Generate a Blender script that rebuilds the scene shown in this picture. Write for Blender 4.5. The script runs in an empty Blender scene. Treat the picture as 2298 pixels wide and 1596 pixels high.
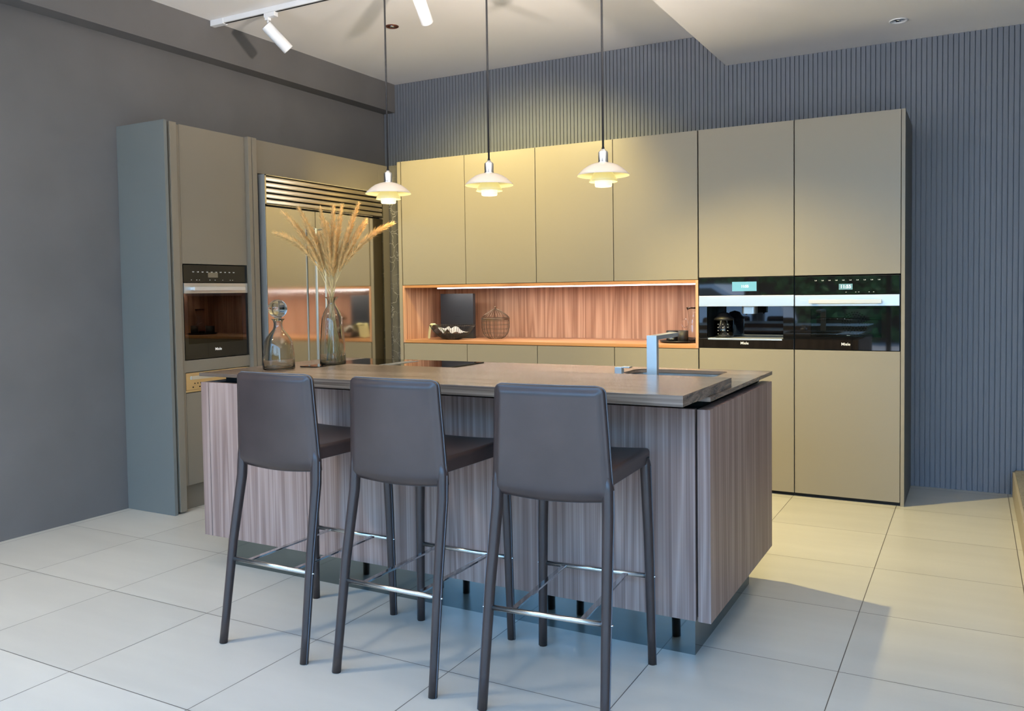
import bpy, bmesh, math, random
from mathutils import Vector, Matrix
random.seed(7)
PI = math.pi
S = bpy.context.scene
COL = S.collection

# ------------------------------------------------------------------ camera
IW, IH = 2298.0, 1596.0
FPX, PPX, PPY = 1871.92, 1181.09, 730.35
CAM = Vector((3.98106, -5.35331, 1.29882))
YAW, PITCH, ROLL = 0.49197, -0.03949, -0.01365
cyw, syw = math.cos(YAW), math.sin(YAW)
fwd = Vector((-syw*math.cos(PITCH), cyw*math.cos(PITCH), math.sin(PITCH)))
r0 = Vector((cyw, syw, 0)); u0 = r0.cross(fwd)
rgt = math.cos(ROLL)*r0 + math.sin(ROLL)*u0
upv = -math.sin(ROLL)*r0 + math.cos(ROLL)*u0
cd = bpy.data.cameras.new('camera'); cam = bpy.data.objects.new('camera', cd); COL.objects.link(cam)
cd.sensor_fit = 'HORIZONTAL'; cd.sensor_width = 36.0
cd.lens = FPX/IW*36.0
cd.shift_x = (IW/2-PPX)/IW; cd.shift_y = -(IH/2-PPY)/IW
cd.clip_start = 0.05; cd.clip_end = 200
Mx = Matrix((rgt, upv, -fwd)).transposed().to_4x4(); Mx.translation = CAM
cam.matrix_world = Mx
S.camera = cam

# ------------------------------------------------------------------ light set-up
S.view_settings.view_transform = 'Standard'; S.view_settings.look = 'None'
S.view_settings.gamma = 1.0; S.view_settings.use_curve_mapping = False
S.view_settings.exposure = 0.0
W = bpy.data.worlds.new('world'); S.world = W; W.use_nodes = True
wn = W.node_tree.nodes; wl = W.node_tree.links
for n in list(wn): wn.remove(n)
wo = wn.new('ShaderNodeOutputWorld'); wb = wn.new('ShaderNodeBackground')
wtc = wn.new('ShaderNodeTexCoord'); wsx = wn.new('ShaderNodeSeparateXYZ'); wr = wn.new('ShaderNodeValToRGB')
wl.new(wtc.outputs['Generated'], wsx.inputs[0]); wl.new(wsx.outputs['Z'], wr.inputs[0])
wr.color_ramp.elements[0].position = 0.0; wr.color_ramp.elements[0].color = (0.40, 0.71, 1.0, 1)
wr.color_ramp.elements[1].position = 0.6; wr.color_ramp.elements[1].color = (0.18, 0.46, 1.0, 1)
wl.new(wr.outputs[0], wb.inputs[0]); wb.inputs[1].default_value = 8.4
wl.new(wb.outputs[0], wo.inputs[0])
WARM = (1.0, 0.80, 0.31)

def area_light(name, loc, rot, sx, sy, power, col):
    d = bpy.data.lights.new(name, 'AREA'); d.shape = 'RECTANGLE'; d.size = sx; d.size_y = sy
    d.energy = power; d.color = col
    o = bpy.data.objects.new(name, d); COL.objects.link(o); o.location = loc; o.rotation_euler = rot
    return o
# daylight coming in through the shop window behind the viewer
pt = area_light('window_portal', (3.0, -6.27, 1.45), (math.radians(90), 0, 0), 7.1, 2.85, 1, (1, 1, 1))
pt.data.cycles.is_portal = True
sd = bpy.data.lights.new('sun', 'SUN'); sd.energy = 22.0; sd.angle = math.radians(.6); sd.color = (1.0, .95, .90)
sn = bpy.data.objects.new('sun', sd); COL.objects.link(sn); sn.rotation_euler = (math.radians(21), math.radians(8), 0)

def spot_light(name, loc, aim, power, size, blend, col=WARM, rad=0.025):
    d = bpy.data.lights.new(name, 'SPOT'); d.energy = power; d.spot_size = math.radians(size)
    d.spot_blend = blend; d.color = col; d.shadow_soft_size = rad
    o = bpy.data.objects.new(name, d); COL.objects.link(o); o.location = loc
    o.rotation_euler = Vector(aim).to_track_quat('-Z', 'Y').to_euler()
    return o
def point_light(name, loc, power, rad, col=WARM):
    d = bpy.data.lights.new(name, 'POINT'); d.energy = power; d.color = col; d.shadow_soft_size = rad
    o = bpy.data.objects.new(name, d); COL.objects.link(o); o.location = loc
    return o

# ------------------------------------------------------------------ materials
def new_mat(name):
    m = bpy.data.materials.new(name); m.use_nodes = True
    return m, m.node_tree.nodes, m.node_tree.links, m.node_tree.nodes['Principled BSDF']
def mat(name, col, rough=0.5, metal=0.0, spec=0.5, coat=0.0, noise=0.0, nscale=20.0, bump=0.0, bscale=200.0,
        emit=None, estr=0.0, trans=0.0, ior=1.45, aniso=0.0):
    m, n, l, b = new_mat(name)
    b.inputs['Base Color'].default_value = (*col, 1); b.inputs['Roughness'].default_value = rough
    b.inputs['Metallic'].default_value = metal; b.inputs['Specular IOR Level'].default_value = spec
    b.inputs['Coat Weight'].default_value = coat; b.inputs['Coat Roughness'].default_value = 0.08
    b.inputs['Transmission Weight'].default_value = trans; b.inputs['IOR'].default_value = ior
    if emit: b.inputs['Emission Color'].default_value = (*emit, 1); b.inputs['Emission Strength'].default_value = estr
    g = n.new('ShaderNodeNewGeometry')
    if noise > 0:
        t = n.new('ShaderNodeTexNoise'); t.inputs['Scale'].default_value = nscale; t.inputs['Detail'].default_value = 4
        l.new(g.outputs['Position'], t.inputs['Vector'])
        r = n.new('ShaderNodeValToRGB')
        r.color_ramp.elements[0].color = (*[c*(1-noise) for c in col], 1); r.color_ramp.elements[0].position = .3
        r.color_ramp.elements[1].color = (*[min(1, c*(1+noise)) for c in col], 1); r.color_ramp.elements[1].position = .7
        l.new(t.outputs['Fac'], r.inputs[0]); l.new(r.outputs[0], b.inputs['Base Color'])
    if bump > 0:
        t = n.new('ShaderNodeTexNoise'); t.inputs['Scale'].default_value = bscale; t.inputs['Detail'].default_value = 3
        l.new(g.outputs['Position'], t.inputs['Vector'])
        bp = n.new('ShaderNodeBump'); bp.inputs['Strength'].default_value = bump; bp.inputs['Distance'].default_value = 0.001
        l.new(t.outputs['Fac'], bp.inputs['Height']); l.new(bp.outputs[0], b.inputs['Normal'])
    return m
def wood(name, cols, axis, rough=0.45, freq=60.0, along=0.6, coat=0.0, bump=0.25, warp=0.02, zf=1.0):
    """grain runs along `axis`; two stretched noises (fine streaks and broad cathedral bands)"""
    m, n, l, b = new_mat(name)
    g = n.new('ShaderNodeNewGeometry')
    def stretched(f, a, detail, dist=0.0, off=0.0):
        mp = n.new('ShaderNodeMapping'); sc = [f, f, f*zf]; sc[axis] = a
        mp.inputs['Scale'].default_value = sc; mp.inputs['Location'].default_value = (off, off, off)
        t = n.new('ShaderNodeTexNoise'); t.inputs['Scale'].default_value = 1.0; t.inputs['Detail'].default_value = detail
        t.inputs['Distortion'].default_value = dist
        l.new(g.outputs['Position'], mp.inputs[0]); l.new(mp.outputs[0], t.inputs['Vector'])
        return t.outputs['Fac']
    fine = stretched(freq*2.6, along*2, 3)
    mid = stretched(freq*1.3, along*.7, 3, 0.1, 3.1)
    broad = stretched(freq*0.09, along*1.2, 1, .25, 7.7)
    # cathedral figure: bands through the broad noise
    mu = n.new('ShaderNodeMath'); mu.operation = 'MULTIPLY'; mu.inputs[1].default_value = 11.0; l.new(broad, mu.inputs[0])
    pp = n.new('ShaderNodeMath'); pp.operation = 'PINGPONG'; pp.inputs[1].default_value = 1.0; l.new(mu.outputs[0], pp.inputs[0])
    a1 = n.new('ShaderNodeMath'); a1.operation = 'MULTIPLY'; a1.inputs[1].default_value = 0.22; l.new(pp.outputs[0], a1.inputs[0])
    a2 = n.new('ShaderNodeMath'); a2.operation = 'MULTIPLY_ADD'; a2.inputs[1].default_value = 0.30; l.new(mid, a2.inputs[0]); l.new(a1.outputs[0], a2.inputs[2])
    a3 = n.new('ShaderNodeMath'); a3.operation = 'MULTIPLY_ADD'; a3.inputs[1].default_value = 0.48; l.new(fine, a3.inputs[0]); l.new(a2.outputs[0], a3.inputs[2])
    r = n.new('ShaderNodeValToRGB'); cr = r.color_ramp
    pos = [.36, .50, .66]
    cr.elements[0].position = pos[0]; cr.elements[0].color = (*cols[0], 1)
    cr.elements[1].position = pos[2]; cr.elements[1].color = (*cols[2], 1)
    e = cr.elements.new(pos[1]); e.color = (*cols[1], 1)
    l.new(a3.outputs[0], r.inputs[0]); l.new(r.outputs[0], b.inputs['Base Color'])
    b.inputs['Roughness'].default_value = rough; b.inputs['Coat Weight'].default_value = coat
    b.inputs['Coat Roughness'].default_value = 0.1
    if bump > 0:
        bp = n.new('ShaderNodeBump'); bp.inputs['Strength'].default_value = bump; bp.inputs['Distance'].default_value = 0.0006
        l.new(a3.outputs[0], bp.inputs['Height']); l.new(bp.outputs[0], b.inputs['Normal'])
    return m
def brushed(name, col, rough, axis, str_=0.15, metal=1.0):
    m, n, l, b = new_mat(name)
    g = n.new('ShaderNodeNewGeometry'); mp = n.new('ShaderNodeMapping'); sc = [220.0]*3; sc[axis] = 3.0
    mp.inputs['Scale'].default_value = sc
    t = n.new('ShaderNodeTexNoise'); t.inputs['Scale'].default_value = 1.0; t.inputs['Detail'].default_value = 2
    l.new(g.outputs['Position'], mp.inputs[0]); l.new(mp.outputs[0], t.inputs['Vector'])
    mr = n.new('ShaderNodeMapRange'); mr.inputs['To Min'].default_value = rough*0.75; mr.inputs['To Max'].default_value = rough*1.3
    l.new(t.outputs['Fac'], mr.inputs[0]); l.new(mr.outputs[0], b.inputs['Roughness'])
    bp = n.new('ShaderNodeBump'); bp.inputs['Strength'].default_value = str_; bp.inputs['Distance'].default_value = 0.0002
    l.new(t.outputs['Fac'], bp.inputs['Height']); l.new(bp.outputs[0], b.inputs['Normal'])
    b.inputs['Base Color'].default_value = (*col, 1); b.inputs['Metallic'].default_value = metal
    return m
def tinted_glass(name, tint, gloss=0.0, f0=1.5):
    """thin sheet glass: tinted see-through plus mirror reflection by fresnel"""
    m, n, l, b = new_mat(name); n.remove(b)
    out = n['Material Output']; tr = n.new('ShaderNodeBsdfTransparent'); tr.inputs[0].default_value = (*tint, 1)
    gl = n.new('ShaderNodeBsdfGlossy'); gl.inputs['Roughness'].default_value = gloss
    fr = n.new('ShaderNodeFresnel'); fr.inputs[0].default_value = f0
    mx = n.new('ShaderNodeMixShader'); l.new(fr.outputs[0], mx.inputs[0]); l.new(tr.outputs[0], mx.inputs[1]); l.new(gl.outputs[0], mx.inputs[2])
    l.new(mx.outputs[0], out.inputs[0])
    return m
def floor_mat():
    m, n, l, b = new_mat('floor_tiles')
    g = n.new('ShaderNodeNewGeometry'); sx = n.new('ShaderNodeSeparateXYZ'); l.new(g.outputs['Position'], sx.inputs[0])
    def M(op, a, bb=None, c=None):
        x = n.new('ShaderNodeMath'); x.operation = op
        for i, v in enumerate((a, bb, c)):
            if v is None: continue
            if isinstance(v, (int, float)): x.inputs[i].default_value = v
            else: l.new(v, x.inputs[i])
        return x.outputs[0]
    u = M('DIVIDE', M('SUBTRACT', sx.outputs[0], 0.0286), 0.5930)
    v = M('DIVIDE', M('SUBTRACT', sx.outputs[1], -3.004), 0.5905)
    du = M('ABSOLUTE', M('SUBTRACT', u, M('ROUND', u))); dv = M('ABSOLUTE', M('SUBTRACT', v, M('ROUND', v)))
    line = M('LESS_THAN', M('MINIMUM', du, dv), 0.0028)
    cu = n.new('ShaderNodeCombineXYZ'); l.new(M('FLOOR', u), cu.inputs[0]); l.new(M('FLOOR', v), cu.inputs[1])
    wnz = n.new('ShaderNodeTexWhiteNoise'); l.new(cu.outputs[0], wnz.inputs['Vector'])
    mp = n.new('ShaderNodeMapping'); mp.inputs['Scale'].default_value = (0.8, 5, 1); l.new(g.outputs['Position'], mp.inputs[0])
    t = n.new('ShaderNodeTexNoise'); t.inputs['Scale'].default_value = 1.6; t.inputs['Detail'].default_value = 5; l.new(mp.outputs[0], t.inputs['Vector'])
    tone = M('ADD', M('MULTIPLY', wnz.outputs['Value'], 0.05), M('MULTIPLY', t.outputs['Fac'], 0.10))
    val = M('ADD', tone, 0.36)
    tc = n.new('ShaderNodeCombineColor'); l.new(val, tc.inputs[0]); l.new(M('MULTIPLY', val, 0.985), tc.inputs[1]); l.new(M('MULTIPLY', val, 0.88), tc.inputs[2])
    mx = n.new('ShaderNodeMix'); mx.data_type = 'RGBA'; l.new(line, mx.inputs[0]); l.new(tc.outputs[0], mx.inputs[6]); mx.inputs[7].default_value = (0.07, 0.06, 0.05, 1)
    l.new(mx.outputs[2], b.inputs['Base Color'])
    t2 = n.new('ShaderNodeTexNoise'); t2.inputs['Scale'].default_value = 3.0; l.new(g.outputs['Position'], t2.inputs['Vector'])
    mr = n.new('ShaderNodeMapRange'); mr.inputs['To Min'].default_value = .24; mr.inputs['To Max'].default_value = .36
    b.inputs['Roughness'].default_value=.3
    bp = n.new('ShaderNodeBump'); bp.inputs['Strength'].default_value = 0.3; bp.inputs['Distance'].default_value = 0.001; bp.invert = True
    l.new(line, bp.inputs['Height']); l.new(bp.outputs[0], b.inputs['Normal'])
    return m
def marble_mat():
    m, n, l, b = new_mat('dark_marble')
    g = n.new('ShaderNodeNewGeometry')
    t = n.new('ShaderNodeTexNoise'); t.inputs['Scale'].default_value = 5; t.inputs['Detail'].default_value = 6; l.new(g.outputs['Position'], t.inputs['Vector'])
    vo = n.new('ShaderNodeTexVoronoi'); vo.feature = 'DISTANCE_TO_EDGE'; vo.inputs['Scale'].default_value = 9
    ad = n.new('ShaderNodeMixRGB'); ad.blend_type = 'ADD'; ad.inputs[0].default_value = 0.35
    l.new(g.outputs['Position'], ad.inputs[1]); l.new(t.outputs['Color'], ad.inputs[2]); l.new(ad.outputs[0], vo.inputs['Vector'])
    r = n.new('ShaderNodeValToRGB'); r.color_ramp.elements[0].position = 0.0; r.color_ramp.elements[0].color = (.50, .48, .45, 1)
    r.color_ramp.elements[1].position = .020; r.color_ramp.elements[1].color = (.10, .095, .085, 1)
    l.new(vo.outputs['Distance'], r.inputs[0])
    mx = n.new('ShaderNodeMix'); mx.data_type = 'RGBA'; mx.inputs[7].default_value = (.13, .122, .11, 1)
    r2 = n.new('ShaderNodeValToRGB'); r2.color_ramp.elements[0].position = .42; r2.color_ramp.elements[1].position = .6
    l.new(t.outputs['Fac'], r2.inputs[0]); l.new(r2.outputs[0], mx.inputs[0]); l.new(r.outputs[0], mx.inputs[6])
    l.new(mx.outputs[2], b.inputs['Base Color']); b.inputs['Roughness'].default_value = .2
    return m

M = {}
M['floor'] = floor_mat()
M['wall_dark'] = mat('charcoal_wall_paint', (.125, .122, .120), .75, noise=.06, nscale=3, bump=.15, bscale=90)
M['slats'] = mat('slate_grey_slats', (.160, .178, .212), .6)
M['ceiling'] = mat('white_ceiling_paint', (.86, .84, .81), .8, noise=.015, nscale=1.5)
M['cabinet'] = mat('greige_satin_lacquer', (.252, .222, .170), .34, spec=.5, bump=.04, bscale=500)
M['cabinet_shaded'] = mat('greige_painted_shade', (.13, .13, .12), .5)  # cabinet greige darkened: shade of the right end panel painted in
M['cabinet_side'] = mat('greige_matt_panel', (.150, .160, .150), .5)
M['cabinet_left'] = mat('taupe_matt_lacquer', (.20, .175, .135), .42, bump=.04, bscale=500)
M['carcass'] = mat('black_carcass', (.008, .008, .008), .7)
M['walnut_orange'] = wood('niche_walnut', [(.33, .155, .082), (.49, .262, .150), (.64, .38, .235)], 2, .42, 110, .45)
M['walnut_floor'] = wood('niche_walnut_shelf', [(.26, .115, .055), (.46, .23, .12), (.60, .34, .19)], 0, .35, 55, .5)
M['edge_oak'] = wood('niche_edge', [(.30, .12, .04), (.42, .19, .07), (.50, .25, .10)], 0, .45, 50, .5)
M['island_wood'] = wood('island_elm', [(.195, .124, .103), (.275, .190, .160), (.375, .275, .238)], 2, .5, 120, .35, warp=.01)
M['top_wood'] = wood('dark_oak_worktop', [(.090, .063, .045), (.150, .108, .078), (.225, .167, .123)], 0, .26, 42, .45, bump=.25, zf=7)
M['steel'] = mat('brushed_steel', (.66, .68, .69), .36, metal=.85)
M['fridge_steel'] = brushed('fridge_steel', (.66, .62, .54), .085, 2, .015)
M['louvre'] = brushed('louvre_steel', (.86, .74, .54), .42, 1, .03)
M['satin'] = mat('satin_steel', (.40, .42, .42), .42, metal=.55)
M['steel_plain'] = mat('plain_satin_steel', (.50, .49, .46), .30, metal=1)
M['rail'] = mat('satin_chrome_rail', (.62, .62, .60), .26, metal=1)
M['handle'] = mat('satin_handle', (.62, .60, .56), .34, metal=.35)
M['chrome'] = mat('polished_chrome', (.72, .74, .76), .06, metal=1)
M['mirror'] = mat('mirror_steel_plinth', (.20, .235, .24), .06, metal=1)
M['black_glass'] = mat('black_appliance_glass', (.006, .006, .007), .03, spec=.8)
M['cooktop'] = mat('black_ceramic_glass', (.006, .006, .006), .04, spec=.7)
M['oven_window'] = tinted_glass('oven_window_glass', (.42, .44, .43), 0.0, 1.6)
M['enamel'] = mat('grey_oven_enamel', (.26, .28, .27), .35)
M['icon'] = mat('printed_icons', (.55, .55, .52), .5, emit=(.7, .75, .8), estr=.12)
M['logo'] = mat('printed_logo', (.75, .72, .68), .4, emit=(.9, .88, .84), estr=.25)
M['screen'] = mat('lit_display', (.08, .22, .28), .2, emit=(.25, .55, .70), estr=.55)
M['screen_dark'] = mat('dim_display', (.10, .20, .22), .2, emit=(.20, .38, .42), estr=.4)
M['screen_beige'] = mat('unlit_display', (.16, .14, .10), .2)
M['digits'] = mat('display_digits', (.9, .95, 1), .3, emit=(.85, .95, 1), estr=1.4)
M['leather'] = mat('brown_saddle_leather', (.042, .028, .025), .31, spec=.58, noise=.12, nscale=9, bump=.12, bscale=420)
M['stitch'] = mat('grey_stitching', (.11, .115, .13), .6)
M['sink'] = brushed('sink_steel', (.5, .52, .54), .3, 0)
M['white_metal'] = mat('white_powder_coat', (.78, .80, .82), .35)
M['black'] = mat('black_plastic', (.012, .012, .013), .45)
M['cord'] = mat('black_cord', (.01, .01, .012), .6)
M['smoke_glass'] = mat('smoked_glass', (.80, .79, .74), .0, trans=1.0, ior=1.38)
M['clear_glass'] = mat('clear_glass', (.95, .96, .96), .0, trans=1.0, ior=1.4)
M['grass'] = mat('dried_grass', (.78, .50, .19), .7, noise=.25, nscale=60)
M['straw'] = mat('straw_stem', (.55, .42, .20), .6, noise=.2, nscale=30)
M['matt_black'] = mat('matt_black_ceramic', (.008, .0075, .0075), .5)
M['book'] = mat('black_linen_cover', (.022, .023, .026), .5, bump=.2, bscale=700)
M['wire'] = mat('dark_wire', (.05, .042, .035), .45, metal=.6)
M['bronze_wire'] = mat('bronze_wire', (.16, .11, .07), .4, metal=.7)
M['towel'] = mat('pale_green_linen', (.55, .56, .38), .85, bump=.5, bscale=600)
M['napkin'] = mat('white_grey_linen', (.30, .30, .31), .85, noise=.3, nscale=120)
M['marble'] = marble_mat()
M['stone'] = mat('grey_speckled_stone', (.17, .165, .145), .7, noise=.3, nscale=90, bump=.3, bscale=300)
M['stone_edge'] = mat('pale_step_edge', (.30, .27, .22), .6)
M['led'] = mat('led_diffuser', (.9, .9, .9), .4, emit=(.86, .88, 1.0), estr=3.2)
M['shade_top'] = mat('opal_glass_top', (.58, .50, .42), .22, emit=(1.0, .78, .52), estr=.14)
M['shade_in'] = mat('opal_glass_inner', (.35, .32, .20), .4, emit=(1.0, .82, .30), estr=.45)
M['shade_mid'] = mat('opal_glass_middle', (.35, .32, .20), .3, emit=(1.0, .82, .28), estr=.55)
M['shade_low'] = mat('opal_glass_lowest', (.5, .48, .38), .3, emit=(1.0, .93, .58), estr=.95)
M['dish_panel'] = brushed('champagne_steel', (.80, .66, .44), .35, 1, .05)
M['copper'] = mat('unlit_copper_reflector', (.16, .06, .04), .3, metal=.6)
M['pave'] = mat('outside_paving', (.30, .29, .28), .8, noise=.15, nscale=4)
M['foliage'] = mat('tree_leaves', (.06, .14, .03), .8, noise=.5, nscale=6)
M['bark'] = mat('tree_bark', (.05, .035, .025), .9)
M['frame_dark'] = mat('dark_window_frame', (.03, .03, .032), .4)
M['car'] = mat('white_car_paint', (.7, .74, .8), .2, coat=.5)
M['pane'] = tinted_glass('window_glass', (.97, .98, .98), 0.0, 1.25)

# ------------------------------------------------------------------ mesh helpers
class MB:
    def __init__(s): s.bm = bmesh.new()
    def box(s, x0, x1, y0, y1, z0, z1, bev=0.0, seg=2):
        r = bmesh.ops.create_cube(s.bm, size=1.0)
        vs = r['verts']
        bmesh.ops.scale(s.bm, verts=vs, vec=(x1-x0, y1-y0, z1-z0))
        bmesh.ops.translate(s.bm, verts=vs, vec=((x0+x1)/2, (y0+y1)/2, (z0+z1)/2))
        if bev > 0:
            es = list({e for v in vs for e in v.link_edges})
            bmesh.ops.bevel(s.bm, geom=es, offset=bev, segments=seg, profile=.6, affect='EDGES')
        return s
    def tube(s, pts, rad, seg=10, cap=True, closed=False):
        pts = [Vector(p) for p in pts]; n = len(pts)
        rads = rad if isinstance(rad, (list, tuple)) else [rad]*n
        rings = []; prev = None
        for i, p in enumerate(pts):
            if closed: t = (pts[(i+1) % n]-pts[i-1])
            else: t = (pts[min(i+1, n-1)]-pts[max(i-1, 0)])
            t.normalize()
            if prev is None:
                a = Vector((0, 0, 1)) if abs(t.z) < .9 else Vector((1, 0, 0))
                nx = t.cross(a).normalized()
            else:
                nx = (prev - t*prev.dot(t)).normalized()
            prev = nx; ny = t.cross(nx)
            rings.append([s.bm.verts.new(p + (nx*math.cos(2*PI*k/seg)+ny*math.sin(2*PI*k/seg))*rads[i]) for k in range(seg)])
        m = n if closed else n-1
        for i in range(m):
            a, b = rings[i], rings[(i+1) % n]
            for k in range(seg):
                f = s.bm.faces.new((a[k], a[(k+1) % seg], b[(k+1) % seg], b[k])); f.smooth = True
        if cap and not closed:
            s.bm.faces.new(list(reversed(rings[0]))); s.bm.faces.new(rings[-1])
        return s
    def lathe(s, prof, cx=0, cy=0, cz=0, seg=48, close=False):
        rings = []
        for (r, z) in prof:
            if r < 1e-5: rings.append([s.bm.verts.new((cx, cy, cz+z))])
            else: rings.append([s.bm.verts.new((cx+r*math.cos(2*PI*k/seg), cy+r*math.sin(2*PI*k/seg), cz+z)) for k in range(seg)])
        n = len(rings)
        for i in range(n if close else n-1):
            a, b = rings[i], rings[(i+1) % n]
            for k in range(seg):
                k2 = (k+1) % seg
                if len(a) == 1 and len(b) == 1: continue
                if len(a) == 1: f = s.bm.faces.new((a[0], b[k2], b[k]))
                elif len(b) == 1: f = s.bm.faces.new((a[k], a[k2], b[0]))
                else: f = s.bm.faces.new((a[k], a[k2], b[k2], b[k]))
                f.smooth = True
        return s
    def rrect(s, x0, x1, y0, y1, z0, z1, r, seg=8, bev=0.0):
        pts = []
        for (cx, cy, a0) in ((x1-r, y1-r, 0), (x0+r, y1-r, PI/2), (x0+r, y0+r, PI), (x1-r, y0+r, 3*PI/2)):
            for k in range(seg+1):
                a = a0+PI/2*k/seg; pts.append((cx+r*math.cos(a), cy+r*math.sin(a)))
        lo = [s.bm.verts.new((p[0], p[1], z0)) for p in pts]; hi = [s.bm.verts.new((p[0], p[1], z1)) for p in pts]
        s.bm.faces.new(list(reversed(lo))); s.bm.faces.new(hi)
        for k in range(len(pts)):
            k2 = (k+1) % len(pts); s.bm.faces.new((lo[k], lo[k2], hi[k2], hi[k]))
        return s
    def quadgrid(s, fn, nu, nv, smooth=True):
        g = [[s.bm.verts.new(fn(i/nu, j/nv)) for i in range(nu+1)] for j in range(nv+1)]
        for j in range(nv):
            for i in range(nu):
                f = s.bm.faces.new((g[j][i], g[j][i+1], g[j+1][i+1], g[j+1][i])); f.smooth = smooth
        return s

def origin(o):
    v = Vector((0, 0, 0))
    while o is not None: v += o.location; o = o.parent
    return v
def part(name, mb, m, parent=None, loc=None, label=None, fix=True):
    """links the builder's shape (given in world metres) as one mesh object under parent"""
    if fix: bmesh.ops.recalc_face_normals(mb.bm, faces=mb.bm.faces)
    base = origin(parent) if parent is not None else Vector(loc or (0, 0, 0))
    bmesh.ops.translate(mb.bm, verts=mb.bm.verts, vec=-base)
    me = bpy.data.meshes.new(name); mb.bm.to_mesh(me); mb.bm.free()
    me.materials.append(m)
    o = bpy.data.objects.new(name, me); COL.objects.link(o)
    if parent is not None: o.parent = parent
    else: o.location = base
    if label: o['label'] = label
    return o
def tag(o, label, cat, group=None):
    o['label'] = label; o['category'] = cat
    if group: o['group'] = group
    return o
def thing(name, label, cat, loc=(0, 0, 0), group=None):
    o = bpy.data.objects.new(name, None); o.empty_display_size = .05; COL.objects.link(o); o.location = loc
    return tag(o, label, cat, group)
def struct(name, mb, m):
    o = part(name, mb, m); o['kind'] = 'structure'; return o
def copy_tree(o, parent=None):
    c = o.copy(); COL.objects.link(c); c.parent = parent
    for ch in [x for x in bpy.data.objects if x.parent == o]: copy_tree(ch, c)
    return c
def text_mesh(body, size, bold=0.0):
    cu = bpy.data.curves.new('t', 'FONT'); cu.body = body; cu.size = size; cu.align_x = 'CENTER'; cu.align_y = 'CENTER'
    cu.extrude = .0004; cu.offset = bold
    o = bpy.data.objects.new('t', cu); COL.objects.link(o)
    dg = bpy.context.evaluated_depsgraph_get(); me = bpy.data.meshes.new_from_object(o.evaluated_get(dg))
    COL.objects.unlink(o); bpy.data.objects.remove(o)
    return me
def write(name, body, size, m, parent, frame, bold=0.0):
    """lettering; frame(x,z)->local point; glyph x axis and up axis come from frame"""
    me = text_mesh(body, size, bold)
    o0, ax, az = frame
    nrm = ax.cross(az)
    for v in me.vertices:
        c = v.co.copy(); v.co = o0 + ax*c.x + az*c.y + nrm*c.z
    base = origin(parent)
    for v in me.vertices: v.co -= base
    me.materials.clear(); me.materials.append(m)
    o = bpy.data.objects.new(name, me); COL.objects.link(o); o.parent = parent
    return o
def cut(mb, cutter_mb):
    """boolean difference on builder meshes"""
    a = bpy.data.meshes.new('a'); bmesh.ops.recalc_face_normals(mb.bm, faces=mb.bm.faces); mb.bm.to_mesh(a)
    b = bpy.data.meshes.new('b'); bmesh.ops.recalc_face_normals(cutter_mb.bm, faces=cutter_mb.bm.faces); cutter_mb.bm.to_mesh(b)
    oa = bpy.data.objects.new('a', a); ob = bpy.data.objects.new('b', b); COL.objects.link(oa); COL.objects.link(ob)
    md = oa.modifiers.new('m', 'BOOLEAN'); md.operation = 'DIFFERENCE'; md.object = ob; md.solver = 'EXACT'
    dg = bpy.context.evaluated_depsgraph_get(); me = bpy.data.meshes.new_from_object(oa.evaluated_get(dg))
    r = MB(); r.bm.from_mesh(me)
    bpy.data.objects.remove(oa); bpy.data.objects.remove(ob)
    return r

# ------------------------------------------------------------------ room shell
XW, YW = -.609, .604          # left wall face, back wall (slat) face
ZC, ZL, XE = 3.1255, 2.888, 2.423
YF, XR = -6.2, 6.6            # shop window line, right wall
struct('floor', MB().box(XW-.15, XR+.15, YF-.1, YW+.2, -.12, 0), M['floor'])
struct('wall_left', MB().box(XW-.15, XW, YF-.1, YW+.2, 0, ZC), M['wall_dark'])
struct('trim_1', MB().box(XW, -.484, YF, YW, 2.883, ZC), M['wall_dark'])
struct('wall_right', MB().box(XR, XR+.15, YF-.1, YW+.2, 0, ZC), M['wall_dark'])
cl = MB().box(XW-.15, XR+.15, YF-.1, YW+.2, ZC, ZC+.12)
cl.box(XE, XR, YF, YW+.012, ZL, ZC-.001)
struct('ceiling', cl, M['ceiling'])
# back wall: vertical slats with narrow grooves
wb_ = MB().box(XW, XR, YW+.012, YW+.15, 0, ZC)
px_ = .0302; k = 0; x = XW+.004
while x < XR-.03:
    wb_.box(x, x+px_-.0052, YW, YW+.0125, 0.0, ZC-.002)
    x += px_
struct('wall_back', wb_, M['slats'])
# shop window behind the viewer
wf = thing('window_1', 'x', 'x', (3, YF, 0)); del wf['label']; del wf['category']; wf['kind'] = 'structure'
fr = MB()
for xx in (-.6, 1.2, 3.0, 4.8, 6.54): fr.box(xx, xx+.06, YF-.06, YF, 0, ZL)
fr.box(-.6, 6.6, YF-.06, YF, 0, .08); fr.box(-.6, 6.6, YF-.06, YF, ZL-.0, ZC)
part('window_frame', fr, M['frame_dark'], wf)

# ------------------------------------------------------------------ marble behind the corner
part_m = part('marble_panel', MB().box(-.197, -.026, .112, YW-.001, 0, 2.335, .001), M['marble'], loc=(-.11, .3, 0))
tag(part_m, 'dark veined marble pier in the corner beside the tall cabinets', 'wall panel')

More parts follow.
